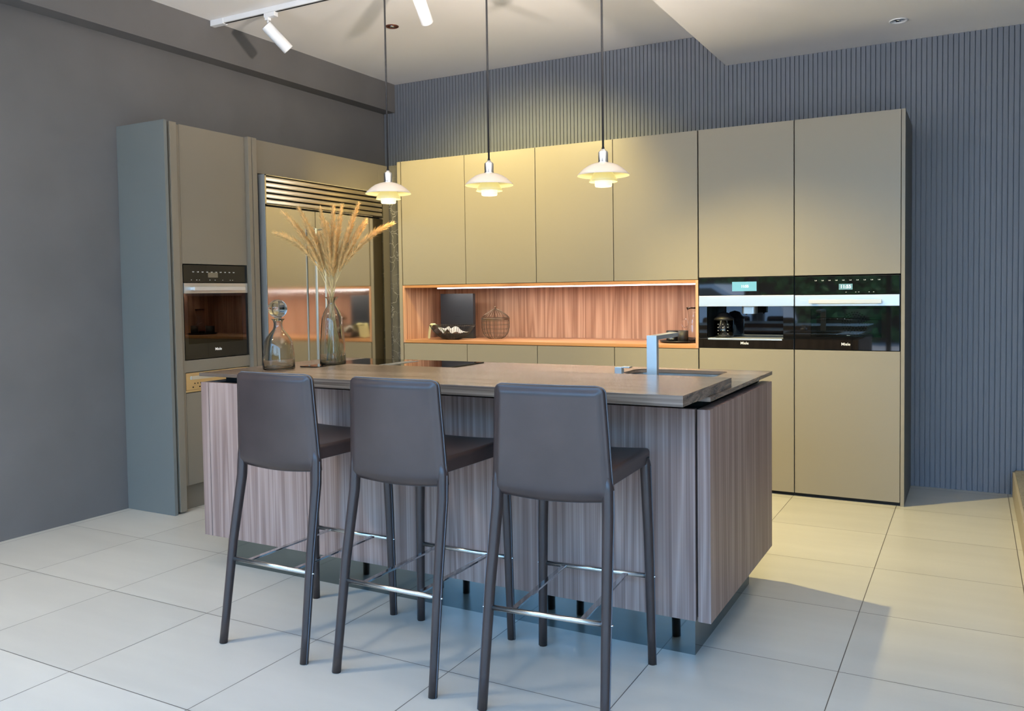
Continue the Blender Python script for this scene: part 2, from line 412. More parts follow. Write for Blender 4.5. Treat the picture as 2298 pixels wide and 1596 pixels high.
# ------------------------------------------------------------------ tall cabinet run on the back wall
TOP = 2.337
def front_door(name, x0, x1, z0, z1, parent, m=None, yf=0.0):
    return part(name, MB().box(x0, x1, yf, yf+.020, z0, z1, .0012), m or M['cabinet'], parent)
G = .0025
wall_lab = ['greige upper cabinet at the left end of the run, next to the marble strip',
            'greige upper cabinet, second from the left, behind the middle pendant lamp',
            'greige upper cabinet, third from the left, between the middle and right pendants',
            'greige upper cabinet directly left of the coffee machine tower']
base_lab = ['greige base cabinet at the left end, below the black box in the niche',
            'greige base cabinet below the wire basket, second from the left',
            'greige base cabinet behind the hob end of the island, third from the left',
            'greige base cabinet behind the square tap, left of the coffee machine tower']
for i in range(4):
    x0 = .012 if i == 0 else i*.6
    x1 = (i+1)*.6 if i < 3 else 2.3935
    t = thing('upper_cabinet', wall_lab[i], 'cabinet', ((x0+x1)/2, .3, 1.366), 'handleless upper cabinets over the niche')
    part('body', MB().box(x0+.001, x1-.001, .022, YW-.004, 1.368, TOP-.002), M['carcass'], t)
    front_door('door', x0+G, x1-G, 1.369, TOP, t)
    t = thing('base_cabinet', base_lab[i], 'cabinet', ((x0+x1)/2, .3, 0), 'handleless base cabinets under the niche')
    part('body', MB().box(x0+.001, x1-.001, .022, YW-.004, 0, .9135), M['carcass'], t)
    front_door('drawer', x0+G, x1-G, .56, .911, t); front_door('drawer', x0+G, x1-G, .025, .555, t)
# left end panel
ep = part('end_panel', MB().box(-.024, .006, 0.0, YW-.004, 0, TOP, .001), M['cabinet'], loc=(-.009, .3, 0))
tag(ep, 'narrow greige end panel closing the left side of the cabinet run, beside the marble', 'panel')
# right end panel
ep = part('end_panel', MB().box(3.6085, 3.6288, 0.012, YW-.004, 0, TOP, .0005), M['cabinet_shaded'], loc=(3.62, .3, 0))
tag(ep, 'tall greige end panel closing the right side of the cabinets, shade painted into its colour', 'panel')
part('front_edge', MB().box(3.6085, 3.6288, 0.0, .0118, 0, TOP, .0008), M['cabinet'], ep, label='greige front edge')

def tower(x0, x1, lab):
    t = thing('tall_cabinet', lab, 'cabinet', ((x0+x1)/2, .3, 0), 'tall appliance cabinets at the right end')
    b = MB(); b.box(x0, x1, .022, YW-.004, 0, .9225); b.box(x0, x1, .022, YW-.004, 1.3785, TOP-.002)
    b.box(x0, x1, .56, YW-.004, .9225, 1.3785)
    part('body', b, M['carcass'], t)
    d = front_door('upper_door', x0+G, x1-G, 1.3800, TOP, t)
    d = front_door('lower_door', x0+G, x1-G, .0225, .9195, t)
tower(2.3965, 3.0015, 'tall greige cabinet housing the built-in coffee machine')
tower(3.0025, 3.6075, 'tall greige cabinet at the right end, housing the oven with the long steel handle')

# open niche lined in walnut
t = thing('niche_shelf', 'long open niche lined with orange-brown walnut, lit by a strip light', 'shelf', (1.2, .3, .9145))
nx0, nx1, nz0, nz1, yb = .0085, 2.3925, .9155, 1.3660, .585
b = MB(); b.box(nx0+.018, nx1-.018, 0.0, yb, nz1-.020, nz1)
part('top_board', b, M['edge_oak'], t)
part('shelf_board', MB().box(nx0+.018, nx1-.018, .002, yb, nz0, nz0+.022), M['walnut_floor'], t)
part('front_edging', MB().box(nx0+.018, nx1-.018, -.001, .002, nz0, nz0+.022), M['edge_oak'], t)
part('side_board', MB().box(nx0, nx0+.018, 0.0, yb, nz0, nz1), M['walnut_orange'], t)
part('side_board', MB().box(nx1-.018, nx1, 0.0, yb, nz0, nz1), M['walnut_orange'], t)
part('back_board', MB().box(nx0, nx1, yb, yb+.012, nz0, nz1), M['walnut_orange'], t)
led = part('strip_light', MB().box(.20, nx1-.02, .20, .222, nz1-.030, nz1-.0205, .002), M['led'], loc=(1.3, .2, 1.34))
tag(led, 'long thin white light strip under the top of the walnut niche', 'light')
area_light('niche_glow', (1.3, .211, nz1-.032), (0, 0, 0), 2.15, .02, 9, (1.0, .93, .86))

# ------------------------------------------------------------------ appliances
def frame_of(o0, ax, az=Vector((0, 0, 1))): return (Vector(o0), Vector(ax), az)
def place(root, loc, rz): root.location = loc; root.rotation_euler = (0, 0, rz)

def oven(label, w, z0, zd, zb, zt, win, disp, logo_z, handle, icons, clock, disp_mat, cavity=True):
    """local x 0..w, front at y=0 facing -y, heights absolute minus z0"""
    t = thing('oven', label, 'oven')
    b = MB()
    b.box(0, w, .02, .50, z0, z0+.012); b.box(0, w, .02, .50, zt-.10, zt-.002)
    b.box(0, .05, .02, .50, z0+.012, zt-.10); b.box(w-.05, w, .02, .50, z0+.012, zt-.10)
    b.box(.05, w-.05, .44, .50, z0+.012, zt-.10)
    part('housing', b, M['black'], t)
    part('control_panel', MB().box(.002, w-.002, 0, .02, zb+.002, zt-.002, .001), M['black_glass'], t)
    band = part('door_band', MB().box(.002, w-.002, -.003, .02, zd, zb-.002, .0012), M['steel'], t, label='brushed steel band')
    # door glass: opaque frame round a see-through window
    wx0, wx1, wz0, wz1 = win
    f = MB(); f.box(.002, wx0, 0, .02, z0+.002, zd-.001); f.box(wx1, w-.002, 0, .02, z0+.002, zd-.001)
    f.box(wx0, wx1, 0, .02, z0+.002, wz0); f.box(wx0, wx1, 0, .02, wz1, zd-.001)
    d = part('door', f, M['black_glass'], t)
    part('window_pane', MB().box(wx0, wx1, .0005, .004, wz0, wz1), M['oven_window'], d, label='see-through glass in the oven door')
    hx0, hx1, hz = handle
    h = MB().box(hx0, hx1, -.048, -.034, hz-.011, hz+.011, .0015)
    h.box(hx0+.006, hx0+.030, -.035, -.002, hz-.009, hz+.009); h.box(hx1-.030, hx1-.006, -.035, -.002, hz-.009, hz+.009)
    part('handle', h, M['handle'], d)
    # cavity
    c = MB(); cw0, cw1, cz0, cz1 = .052, w-.052, z0+.03, zd-.01
    c.box(cw0, cw1, .425, .438, cz0, cz1); c.box(cw0, cw0+.01, .03, .425, cz0, cz1); c.box(cw1-.01, cw1, .03, .425, cz0, cz1)
    c.box(cw0, cw1, .03, .425, cz0-.01, cz0); c.box(cw0, cw1, .03, .425, cz1, cz1+.008)
    part('cavity', c, M['enamel'], t)
    ff = MB(); cx, cz = w/2, (cz0+cz1)/2
    for ring, nn in ((.03, 10), (.045, 16), (.06, 22), (.075, 28)):
        for k in range(nn):
            a = 2*PI*k/nn; ff.box(cx+ring*math.cos(a)-.004, cx+ring*math.cos(a)+.004, .422, .4245, cz+ring*math.sin(a)-.003, cz+ring*math.sin(a)+.003)
    part('fan_grille', ff, M['black'], t)
    for zz in (cz0+.055, cz1-.075):
        rk = MB()
        for yy in (.05, .40): rk.tube([(cw0+.012, yy, zz), (cw1-.012, yy, zz)], .003, 6)
        for k in range(12):
            xx = cw0+.02+(cw1-cw0-.04)*k/11; rk.tube([(xx, .05, zz+.003), (xx, .40, zz+.003)], .0016, 5)
        part('rack', rk, M['chrome'], t)
    dx0, dx1, dz0, dz1 = disp
    sc = part('display', MB().box(dx0, dx1, -.0008, .001, dz0, dz1), disp_mat, t)
    if clock: write('clock_digits', '11:55', (dx1-dx0)*.36, M['digits'], sc, frame_of(((dx0+dx1)/2, -.0012, (dz0+dz1)/2), (1, 0, 0)), .0001)
    iz = icons[0]
    for xx in icons[1]: part('control_icon', MB().box(xx-.006, xx+.006, -.0006, .001, iz-.003, iz-.0015).box(xx-.006, xx-.0045, -.0006, .001, iz-.0018, iz+.003).box(xx+.001, xx+.006, -.0006, .001, iz-.0018, iz+.002), M['icon'], t)
    for xx in icons[2]: part('control_icon', MB().box(xx-.003, xx+.003, -.0006, .001, icons[3]-.0015, icons[3]+.0015), M['icon'], t)
    write('maker_logo', 'Miele', .024, M['logo'], t, frame_of((w/2, -.0008, logo_z), (1, 0, 0)), .00012)
    return t

o = oven('built-in oven with long steel handle in the rightmost tall cabinet, clock showing 11:55', .598, .0, .2685, .3375, .452,
         (.096, .499, .080, .250), (.259, .337, .367, .402), .036, (.091, .502, .296),
         (.425, [.125, .165, .205, .245, .285, .325, .365, .405, .445, .485], [.30, .355, .372, .43, .455], .352), True, M['screen_dark'])
place(o, (3.0045, 0, .9225), 0)
point_light('oven_cavity_fill', (3.30, .12, 1.165), .55, .02, (.85, 1.0, .95))  # fill light added so the oven interior shows through the glass
o = oven('built-in oven in the left cabinet column by the charcoal wall, reflecting the niche', .503, .0, .403, .467, .578,
         (.028, .452, .094, .385), (.186, .262, .500, .531), .053, (.044, .440, .431),
         (.534, [.075+.035*k for k in range(10)], [.06, .10, .12, .20, .24, .30, .36, .38], .484), False, M['screen_beige'])
place(o, (-.2, -1.9045, .918), PI/2)

# coffee machine
t = thing('coffee_machine', 'built-in coffee machine with glass jug between the niche and the oven', 'coffee machine', (2.697, .2, .9225))
x0, x1, z0, zt = 2.3975, 3.0005, .9235, 1.3765
b = MB(); b.box(x0, x1, .25, .55, z0, zt); b.box(x0, x1, .02, .25, 1.20, zt); b.box(x0, x0+.052, .02, .25, z0, 1.20); b.box(x1-.064, x1, .02, .25, z0, 1.20)
b.box(x0+.052, x1-.064, .02, .25, z0, .974)
part('housing', b, M['black'], t)
part('control_panel', MB().box(x0+.001, x1-.001, 0, .02, 1.262, zt, .001), M['black_glass'], t)
part('steel_band', MB().box(x0+.001, x1-.001, -.003, .02, 1.191, 1.260, .0012), M['steel'], t)
part('side_glass', MB().box(x0+.001, x0+.054, 0, .02, .986, 1.190, .001), M['black_glass'], t)
part('side_glass', MB().box(x1-.066, x1-.001, 0, .02, .986, 1.190, .001), M['black_glass'], t)
part('bay_lining', MB().box(x0+.053, x1-.065, .244, .249, .975, 1.199), M['black_glass'], t)
part('lower_panel', MB().box(x0+.001, x1-.001, 0, .02, z0, .983, .001), M['black_glass'], t)
part('drip_tray', MB().box(x0+.060, x1-.072, -.004, .22, .975, .986, .001), M['steel'], t)
sp = MB(); sp.rrect(2.662, 2.752, .05, .13, 1.142, 1.200, .02); part('spout', sp, M['steel'], t)
for xx in (2.685, 2.730): part('nozzle', MB().tube([(xx, .09, 1.144), (xx, .09, 1.134)], .006, 10), M['black'], t)
sc = part('display', MB().box(2.616, 2.771, -.0008, .001, 1.288, 1.348), M['screen'], t)
write('clock_digits', '11:55', .022, M['digits'], sc, frame_of((2.697, -.0012, 1.318), (1, 0, 0)), .0001)
write('maker_logo', 'Miele', .024, M['logo'], t, frame_of((2.694, -.0008, .955), (1, 0, 0)), .00012)
# glass jug in the coffee machine bay
t = thing('glass_jug', 'clear glass milk jug with dark lid standing in the coffee machine', 'jug', (2.535, .10, .9865))
j = MB().lathe([(0, 0), (.058, 0), (.063, .006), (.063, .112), (.0595, .112), (.0595, .010), (0, .006)], 2.535, .10, .987)
part('vessel', j, M['clear_glass'], t)
j = MB().lathe([(0, .112), (.064, .112), (.064, .124), (.052, .132), (.044, .140), (.034, .158), (0, .168)], 2.535, .10, .987)
part('lid', j, M['black'], t)
for k in range(12):
    a = -PI/2 + (k % 3-1)*.5 + .15; zz = 1.010 + (k//3)*.021
    part('scale_mark', MB().box(2.535+.0635*math.cos(a)-.003, 2.535+.0635*math.cos(a)+.003, .10+.0635*math.sin(a)-.0008, .10+.0635*math.sin(a)+.0008, zz, zz+.0022), M['icon'], t)

# ------------------------------------------------------------------ left-hand run (faces +x)
FX = -.2
ep = part('end_panel', MB().box(XW+.002, -.184, -2.023, -2.001, 0, TOP, .001), M['cabinet_side'], loc=(-.4, -2.01, 0))
tag(ep, 'tall blue-grey end panel standing against the charcoal left wall', 'panel')
ep = part('pocket_door', MB().box(-.60, -.182, -1.983, -1.937, .012, 2.333, .0015), M['cabinet_left'], loc=(-.4, -1.96, 0))
tag(ep, 'retracted tall pocket door edge between the left end panel and the oven column', 'door', )
t = thing('oven_cabinet', 'tall taupe cabinet column around the left oven, with recessed toe kick', 'cabinet', (-.4, -1.65, 0))
y0, y1 = -1.930, -1.396
b = MB(); b.box(-.60, -.222, y0, y1, .155, .840); b.box(-.60, -.222, y0, y1, 1.4985, 2.330); b.box(-.60, -.222, y0, y1, .840, .855)
b.box(-.60, FX, y0, -1.9075, .155, 2.325); b.box(-.60, FX, -1.400, y1, .155, 2.325); b.box(-.60, FX, -1.9075, -1.400, .843, .9145)
part('body', b, M['cabinet_left'], t)
part('upper_door', MB().box(-.220, FX, -1.9055, -1.402, 1.500, 2.330, .001), M['cabinet_left'], t)
part('lower_door', MB().box(-.220, FX, -1.9055, -1.402, .157, .716, .001), M['cabinet_left'], t)
part('toe_kick', MB().box(-.30, -.25, y0, y1, .0, .153), M['cabinet_left'], t)
# dishwasher control panel
t = thing('dishwasher', 'champagne steel dishwasher control panel below the left oven', 'dishwasher', (-.21, -1.65, .72))
b = MB().box(-.217, FX+.001, -1.9055, -1.402, .735, .838, .001); b.box(-.217, FX-.002, -1.9055, -1.402, .721, .733, .001)
part('control_panel', b, M['dish_panel'], t)
part('grip', MB().box(FX, FX+.008, -1.872, -1.46, .796, .818, .003), M['steel'], t)
for k in range(8):
    yy = -1.845+k*.022; part('control_icon', MB().box(FX+.0005, FX+.0018, yy, yy+.007, .768, .776), M['black'], t)
for k in range(3):
    yy = -1.86+k*.05; part('control_icon', MB().box(FX+.0005, FX+.0018, yy, yy+.010, .746, .754), M['black'], t)
# vertical pocket doors before the fridge
for (ya, yb_, lab) in ((-1.3945, -1.3655, 'left one of two narrow taupe pocket door edges beside the refrigerator'),
                       (-1.3600, -1.3210, 'right one of two narrow taupe pocket door edges, next to the refrigerator')):
    p_ = part('pocket_door', MB().box(-.60, -.170, ya, yb_, .012, 2.333, .002), M['cabinet_left'], loc=(-.4, ya, 0))
    tag(p_, lab, 'door')
t = thing('fridge_surround', 'taupe cabinet panels framing the top and right side of the refrigerator', 'cabinet', (-.4, -.6, 0))
part('top_panel', MB().box(-.60, FX, -1.318, -.006, 2.112, 2.331, .001), M['cabinet_left'], t)
part('side_panel', MB().box(-.60, FX, -.0035, .128, 0, 2.331, .001), M['cabinet_left'], t)
part('side_panel', MB().box(-.60, FX, -1.318, -1.290, 0, 2.110, .001), M['cabinet_left'], t)
# refrigerator
t = thing('refrigerator', 'large brushed steel refrigerator with louvred grille on top and two doors', 'refrigerator', (-.35, -.65, 0))
part('body', MB().box(-.60, -.205, -1.284, -.008, .02, 2.108), M['frame_dark'], t)
fy0, fy1, seam = -1.276, -.026, -.803
d = part('door', MB().box(-.204, -.150, fy0, seam-.002, .10, 1.893, .002), M['fridge_steel'], t)
part('handle', MB().tube([(-.150, -.848, 1.77), (-.105, -.848, 1.77), (-.105, -.848, .60), (-.150, -.848, .60)], .007, 12), M['satin'], d)
d = part('door', MB().box(-.204, -.150, seam+.002, fy1, .10, 1.893, .002), M['fridge_steel'], t)
part('handle', MB().tube([(-.150, -.758, 1.77), (-.105, -.758, 1.77), (-.105, -.758, .60), (-.150, -.758, .60)], .007, 12), M['satin'], d)
part('plinth', MB().box(-.204, -.175, fy0, fy1, .0, .095), M['fridge_steel'], t)
part('added_side_strip', MB().box(-.204, -.1505, fy0-.004, fy0-.0005, .10, 2.104, .001), M['satin'], t, label='satin strip added to lighten the door side')  # strip added so the dark-reflecting door side looks light
gr = MB(); gz0, gz1 = 1.905, 2.104
gr.box(-.204, -.150, fy0, fy0+.012, gz0, gz1); gr.box(-.204, -.150, fy1-.012, fy1, gz0, gz1); gr.box(-.204, -.150, fy0, fy1, gz1-.006, gz1); gr.box(-.204, -.150, fy0, fy1, gz0, gz0+.004)
part('grille_frame', gr, M['fridge_steel'], t)
nl = 5; ph = (gz1-gz0-.012)/nl
for k in range(nl):
    za = gz0+.005+k*ph
    lv = MB(); prof = [(-.153, .003), (-.150, .007), (-.1495, .016), (-.153, .026), (-.162, .0335), (-.182, .0365), (-.184, .034), (-.166, .029), (-.158, .022), (-.1555, .014), (-.157, .006)]
    a_ = [lv.bm.verts.new((p[0], fy0+.012, za+p[1])) for p in prof]; b_ = [lv.bm.verts.new((p[0], fy1-.012, za+p[1])) for p in prof]
    n_ = len(prof)
    for q in range(n_):
        f = lv.bm.faces.new((a_[q], a_[(q+1) % n_], b_[(q+1) % n_], b_[q])); f.smooth = True
    lv.bm.faces.new(a_); lv.bm.faces.new(list(reversed(b_)))
    part('louvre', lv, M['louvre'], t)
part('grille_back', MB().box(-.204, -.200, fy0+.012, fy1-.012, gz0, gz1), M['black'], t)

# ------------------------------------------------------------------ island
IX0, IX1, IY0, IY1 = .716, 3.196, -2.5755, -1.5905
IZ0, IZ1 = .152, .8905
t = thing('kitchen_island', 'kitchen island clad in grey-brown vertical-grain wood, floating over a mirror plinth', 'island', (1.95, -2.1, 0))
part('core', cut(MB().box(IX0+.025, IX1-.056, IY0+.024, IY1-.024, IZ0+.004, IZ1-.004), MB().box(2.58, 3.05, -2.085, -1.645, .72, 1.0)), M['carcass'], t, fix=False)
part('end_board', MB().box(IX0, .765, IY0, IY1, IZ0, IZ1, .0008), M['island_wood'], t)
part('end_board', MB().box(3.1505, IX1, IY0, IY1, IZ0, IZ1, .0008), M['island_wood'], t)
sm = [.768, 1.371, 1.964, 2.556, 3.1435]
for i in range(4):
    part('front_board', MB().box(sm[i]+.001, sm[i+1]-.001, IY0, IY0+.022, IZ0, IZ1, .0008), M['island_wood'], t)
    part('drawer_front', MB().box(sm[i]+.001, sm[i+1]-.001, IY1-.022, IY1, IZ0, IZ1, .0008), M['island_wood'], t)
part('plinth', MB().box(.80, 3.1177, -2.5024, -1.6945, 0, IZ0+.002), M['mirror'], t, label='mirror-finish steel plinth')
part('recess', cut(MB().box(IX0+.06, IX1-.055, IY0+.10, IY1-.05, IZ1-.003, .9185), MB().box(2.58, 3.05, -2.085, -1.645, .72, 1.0)), M['carcass'], t, fix=False)
# worktop with a rounded sink opening
HX0, HX1, HY0, HY1 = 2.60, 3.03, -2.065, -1.665
wt = MB().box(.7075, IX1+.002, -2.577, -1.588, .9190, .9350, .0012)
wt = cut(wt, MB().rrect(HX0, HX1, HY0, HY1, .85, 1.0, .055))
wt = part('worktop', wt, M['top_wood'], loc=(1.95, -2.1, .919), fix=False)
tag(wt, 'thin dark wood-grain worktop covering the whole island, with hob and sink', 'worktop')
bs = part('breakfast_bar', MB().box(1.362, 3.1895, -2.8542, -2.263, .9355, .9713, .0012), M['top_wood'], loc=(2.3, -2.55, .9355))
tag(bs, 'thick dark wood bar slab raised on the island front, over the stools', 'bar top')
# sink
sk = MB(); e = .001
so = MB().rrect(HX0-.006, HX1+.006, HY0-.006, HY1+.006, .74, .9175, .06)
so = cut(so, MB().rrect(HX0+e, HX1-e, HY0+e, HY1-e, .745, 1.0, .054))
t = thing('sink', 'undermounted steel sink with rounded corners in the island worktop', 'sink', (2.81, -1.865, .74))
part('basin', so, M['sink'], t, fix=False)
part('drain', MB().lathe([(0, 0), (.035, 0), (.04, .002), (.04, 0)], 2.81, -1.80, .746, 24), M['chrome'], t)
# tap
t = thing('tap', 'tall square brushed steel tap with flat spout beside the sink', 'tap', (2.852, -2.155, .935))
part('column', MB().box(2.826, 2.868, -2.178, -2.152, .9352, 1.119, .001), M['steel'], t)
part('spout', MB().box(2.8265, 2.8675, -2.151, -1.895, 1.101, 1.1185, .001), M['steel'], t)
part('aerator', MB().tube([(2.847, -1.93, 1.1005), (2.847, -1.93, 1.092)], .012, 16), M['chrome'], t)
t = thing('tap_lever', 'small square steel mixer lever to the left of the tap', 'tap', (2.69, -2.13, .935))
part('base', MB().lathe([(0, 0), (.026, 0), (.026, .022), (0, .022)], 2.690, -2.13, .9352, 32), M['chrome'], t)
part('lever', MB().box(2.674, 2.704, -2.146, -2.116, .9575, .985, .001).box(2.700, 2.735, -2.136, -2.100, .981, .9865, .001), M['steel'], t)
# hob
t = thing('induction_hob', 'black glass induction hob with centre slot on the left of the island', 'hob', (1.35, -1.9, .935))
part('glass_top', MB().box(.965, 1.742, -2.168, -1.645, .9353, .9405, .0015), M['cooktop'], t)
part('extractor_slot', MB().box(1.325, 1.345, -2.12, -1.72, .9406, .9425, .0005).box(1.362, 1.382, -2.12, -1.72, .9406, .9425, .0005), M['steel'], t)
part('extractor_grille', MB().box(1.346, 1.361, -2.12, -1.72, .9406, .9415), M['black'], t)

# ------------------------------------------------------------------ glass vessels
def shell(outer, th, thb):
    """closed glass wall: outer profile bottom->rim, then back down inside"""
    inner = [(max(r-th, 0.0), z) for (r, z) in outer if z > thb and r > th+.001]
    return [(0, 0)]+outer+[(r, z) for (r, z) in reversed(inner)]+[(max(outer[0][0]-th, .0), thb), (0, thb)]
DC = (.957, -2.305)
t = thing('decanter', 'smoked glass decanter with round ball stopper, left of the raised bar', 'decanter', (*DC, .935))
prof = [(.070, .0), (.077, .004), (.0775, .02), (.0765, .06), (.073, .10), (.0665, .138), (.055, .162), (.038, .183), (.026, .198), (.0215, .212), (.021, .228), (.0235, .240), (.032, .2485), (.0335, .2495)]
part('bottle', MB().lathe(shell(prof, .0028, .007), *DC, .9352, 64), M['smoke_glass'], t)
bl = [(.0, -.012), (.0175, -.012), (.0175, .006), (.019, .010)]
ball = [(.046*math.sin(PI*k/24), .0465-.046*math.cos(PI*k/24)) for k in range(3, 24)]
part('stopper', MB().lathe([(0, -.010), (.0165, -.010), (.0170, .004)]+[(r, z+.004) for r, z in ball]+[(0, .0965)], *DC, .9352+.2495, 48), M['smoke_glass'], t)
VC = (1.075, -2.045)
t = thing('vase', 'tall smoked glass vase holding dried grass, standing on the hob corner', 'vase', (*VC, .9405))
prof = [(.060, .0), (.0655, .004), (.066, .02), (.0645, .07), (.061, .13), (.0575, .18), (.054, .22), (.050, .245), (.042, .268), (.030, .290), (.021, .305), (.018, .316), (.0195, .328), (.0255, .340), (.034, .3475), (.035, .3485)]
part('bottle', MB().lathe(shell(prof, .0028, .007), *VC, .9408, 64), M['smoke_glass'], t)

# dried grass: tips measured as (right, up) offsets from the neck across the view direction
vr = Vector((cyw, syw, 0)); vf = Vector((-syw, cyw, 0))
neck = Vector((VC[0], VC[1], .9408+.335))
MPP = 4.28/FPX
tips = [(594, 520, .15, .00, 1), (608, 472, .06, .03, 0), (652, 465, .02, -.03, 0), (672, 512, .0, .05, 0), (700, 466, .0, -.02, 0), (724, 460, 0, .03, 0),
        (716, 500, 0, -.05, 0), (746, 460, .0, .0, 0), (787, 458, .0, -.03, 0), (797, 492, .05, .04, 0), (800, 500, .03, -.01, 0), (858, 502, .10, .01, 1),
        (690, 520, 0, .03, 0), (735, 520, 0, -.04, 0), (640, 505, .04, -.01, 0), (765, 505, .02, .03, 0)]
for i, (tx, ty, droop, dep, ext) in enumerate(tips):
    tip = neck + vr*((tx-718)*MPP) + Vector((0, 0, (671-ty)*MPP)) + vf*dep
    jx = (random.random()-.5)*.018
    nk = neck + vr*jx + vf*((random.random()-.5)*.012)
    side = -1 if tx > 718 else 1
    bot = Vector((VC[0], VC[1], .952)) + vr*(side*random.uniform(.008, .045)+jx) + vf*random.uniform(-.03, .03)
    pts = []
    # inside the vase: straight; above: bends outwards
    for k in range(4): pts.append(bot.lerp(nk, k/4))
    d0 = (nk-bot).normalized(); L = (tip-nk).length
    c1 = nk + (Vector((0, 0, 1))*.75+(tip-nk).normalized()*.6).normalized()*L*(.45+droop) + Vector((0, 0, droop*.25))
    cur = []
    for k in range(25):
        s_ = k/24; cur.append(nk*(1-s_)**2 + c1*2*s_*(1-s_) + tip*s_*s_)
    pts += cur
    ords = ['', 'second', 'third', 'fourth', 'fifth', 'sixth', 'seventh', 'eighth', 'ninth', 'tenth', 'eleventh', 'twelfth', 'thirteenth', 'fourteenth', 'fifteenth', '']
    rank = sorted(range(len(tips)), key=lambda q: tips[q][0]).index(i)
    lab = 'dried golden grass stalk in the vase, its tip ' + ords[rank] + ' from the left'
    if i == 0: lab = 'dried grass stalk drooping furthest left out of the vase'
    if i == 11: lab = 'dried grass stalk drooping furthest right out of the vase'
    g_ = thing('dried_grass_stalk', lab, 'dried grass', tuple(bot), 'dried grass stalks in the smoked glass vase')
    part('stem', MB().tube(pts, [.0017]*4+[.0017-.0010*k/24 for k in range(25)], 5), M['straw'], g_)
    pl = MB(); bm = pl.bm
    for k in range(1900):
        s_ = random.uniform(.34, 1.0)
        if random.random() > .35+1.3*min(s_-.34, 1.04-s_)*2.2: continue
        fi = s_*24; i0 = min(int(fi), 23); p = cur[i0].lerp(cur[i0+1], fi-i0); tn = (cur[i0+1]-cur[i0]).normalized()
        q = Vector((random.gauss(0, 1), random.gauss(0, 1), random.gauss(0, 1))); q = (q-tn*q.dot(tn)).normalized()
        prof_ = math.sin(PI*min(1, max(0, (s_-.30)/.72)))**.6
        ln = random.uniform(.014, .044)*(.35+.75*prof_)
        p0 = p+q*.0015; e_ = p0 + (tn*.80+q*random.uniform(.22,.75)).normalized()*ln
        sd = tn.cross(q)*random.uniform(.0005, .0011)
        v0 = bm.verts.new(p0-sd*.4); v1 = bm.verts.new(p0+sd*.4); v2 = bm.verts.new(p0.lerp(e_, .5)+sd); v3 = bm.verts.new(e_); v4 = bm.verts.new(p0.lerp(e_, .5)-sd)
        bm.faces.new((v0, v1, v2, v3, v4))
    part('plume', pl, M['grass'], g_, fix=False)

# ------------------------------------------------------------------ things in the niche
NZ = nz0+.022
t = thing('presentation_box', 'flat black square box propped upright at the left of the niche', 'box', (.33, .32, NZ))
bb = MB().box(.163, .473, .300, .335, NZ+.0005, 1.296, .0015)
bx = part('case', bb, M['book'], t)
mk = MB(); mk.box(.300, .352, .2990, .3002, 1.110, 1.1165); mk.box(.290, .362, .2993, .3002, 1.096, 1.0975)
part('cover_mark', mk, M['black'], t, label='faint darker printed mark')
# wire bowl
BC = (.375, .145); 
t = thing('wire_bowl', 'wide black wire bowl in front of the black box', 'bowl', (*BC, NZ))
def bowl_pt(a, s_, grow=1.0):
    r = (.055+.135*s_**.8)*grow; z = .003+.108*s_**1.5
    return Vector((BC[0]+r*math.cos(a), BC[1]+r*math.sin(a)*.80, NZ+z))
wr_ = MB()
for k in range(56):
    a = 2*PI*k/56; wr_.tube([bowl_pt(a, q/7) for q in range(8)], .0013, 5)
part('wires', wr_, M['wire'], t)
part('rim', MB().tube([bowl_pt(2*PI*k/64, 1) for k in range(64)], .0026, 6, closed=True), M['wire'], t)
part('base_ring', MB().tube([bowl_pt(2*PI*k/48, 0) for k in range(48)], .0022, 6, closed=True), M['wire'], t)
def fold(pts, w, th, m, name, lab, cat):
    """cloth strip: centre line pts, half width vector w"""
    b = MB(); n = len(pts)-1
    def f(u, v, off):
        fi = v*n; i0 = min(int(fi), n-1); p = Vector(pts[i0]).lerp(Vector(pts[i0+1]), fi-i0)
        ripple = math.sin(u*9+v*5)*.004
        return p + Vector(w)*(u*2-1) + Vector((0, 0, ripple+off))
    b.quadgrid(lambda u, v: f(u, v, 0), 16, 30)
    b.quadgrid(lambda u, v: f(u, v, th), 16, 30)
    o = part(name, b, m, loc=tuple(pts[0])); tag(o, lab, cat); return o
tw = [(.172, .115, NZ+.006), (.178, .115, NZ+.05), (.186, .115, NZ+.095), (.200, .118, NZ+.118), (.225, .122, NZ+.119), (.262, .13, NZ+.092), (.30, .14, NZ+.060), (.34, .15, NZ+.05)]
sp_ = []
for i in range(len(tw)-1):
    for q in range(4): sp_.append(Vector(tw[i]).lerp(Vector(tw[i+1]), q/4))
sp_.append(Vector(tw[-1]))
fold(sp_, (.030, -.028, .0), .004, M['towel'], 'towel', 'pale green linen towel hanging over the left rim of the wire bowl', 'towel')
nb = MB()
def napk(u, v):
    x_ = BC[0]-.02+(u-.5)*.24; y_ = BC[1]+(v-.5)*.16
    pk = .062*max(0, 1-abs(u-.60)*3.6-abs(v-.6)*.8)+.046*max(0, 1-abs(u-.22)*5.5)
    return (x_, y_, NZ+.040+pk+.04*((u-.5)**2+(v-.5)**2)+.004*math.sin(u*22+v*9))
nb.quadgrid(napk, 26, 16); nb.quadgrid(lambda u, v: tuple(Vector(napk(u, v))+Vector((0, 0, .003))), 26, 16)
nk_ = part('napkin', nb, M['napkin'], loc=(*BC, NZ+.04)); tag(nk_, 'white and grey napkin crumpled inside the wire bowl', 'napkin')
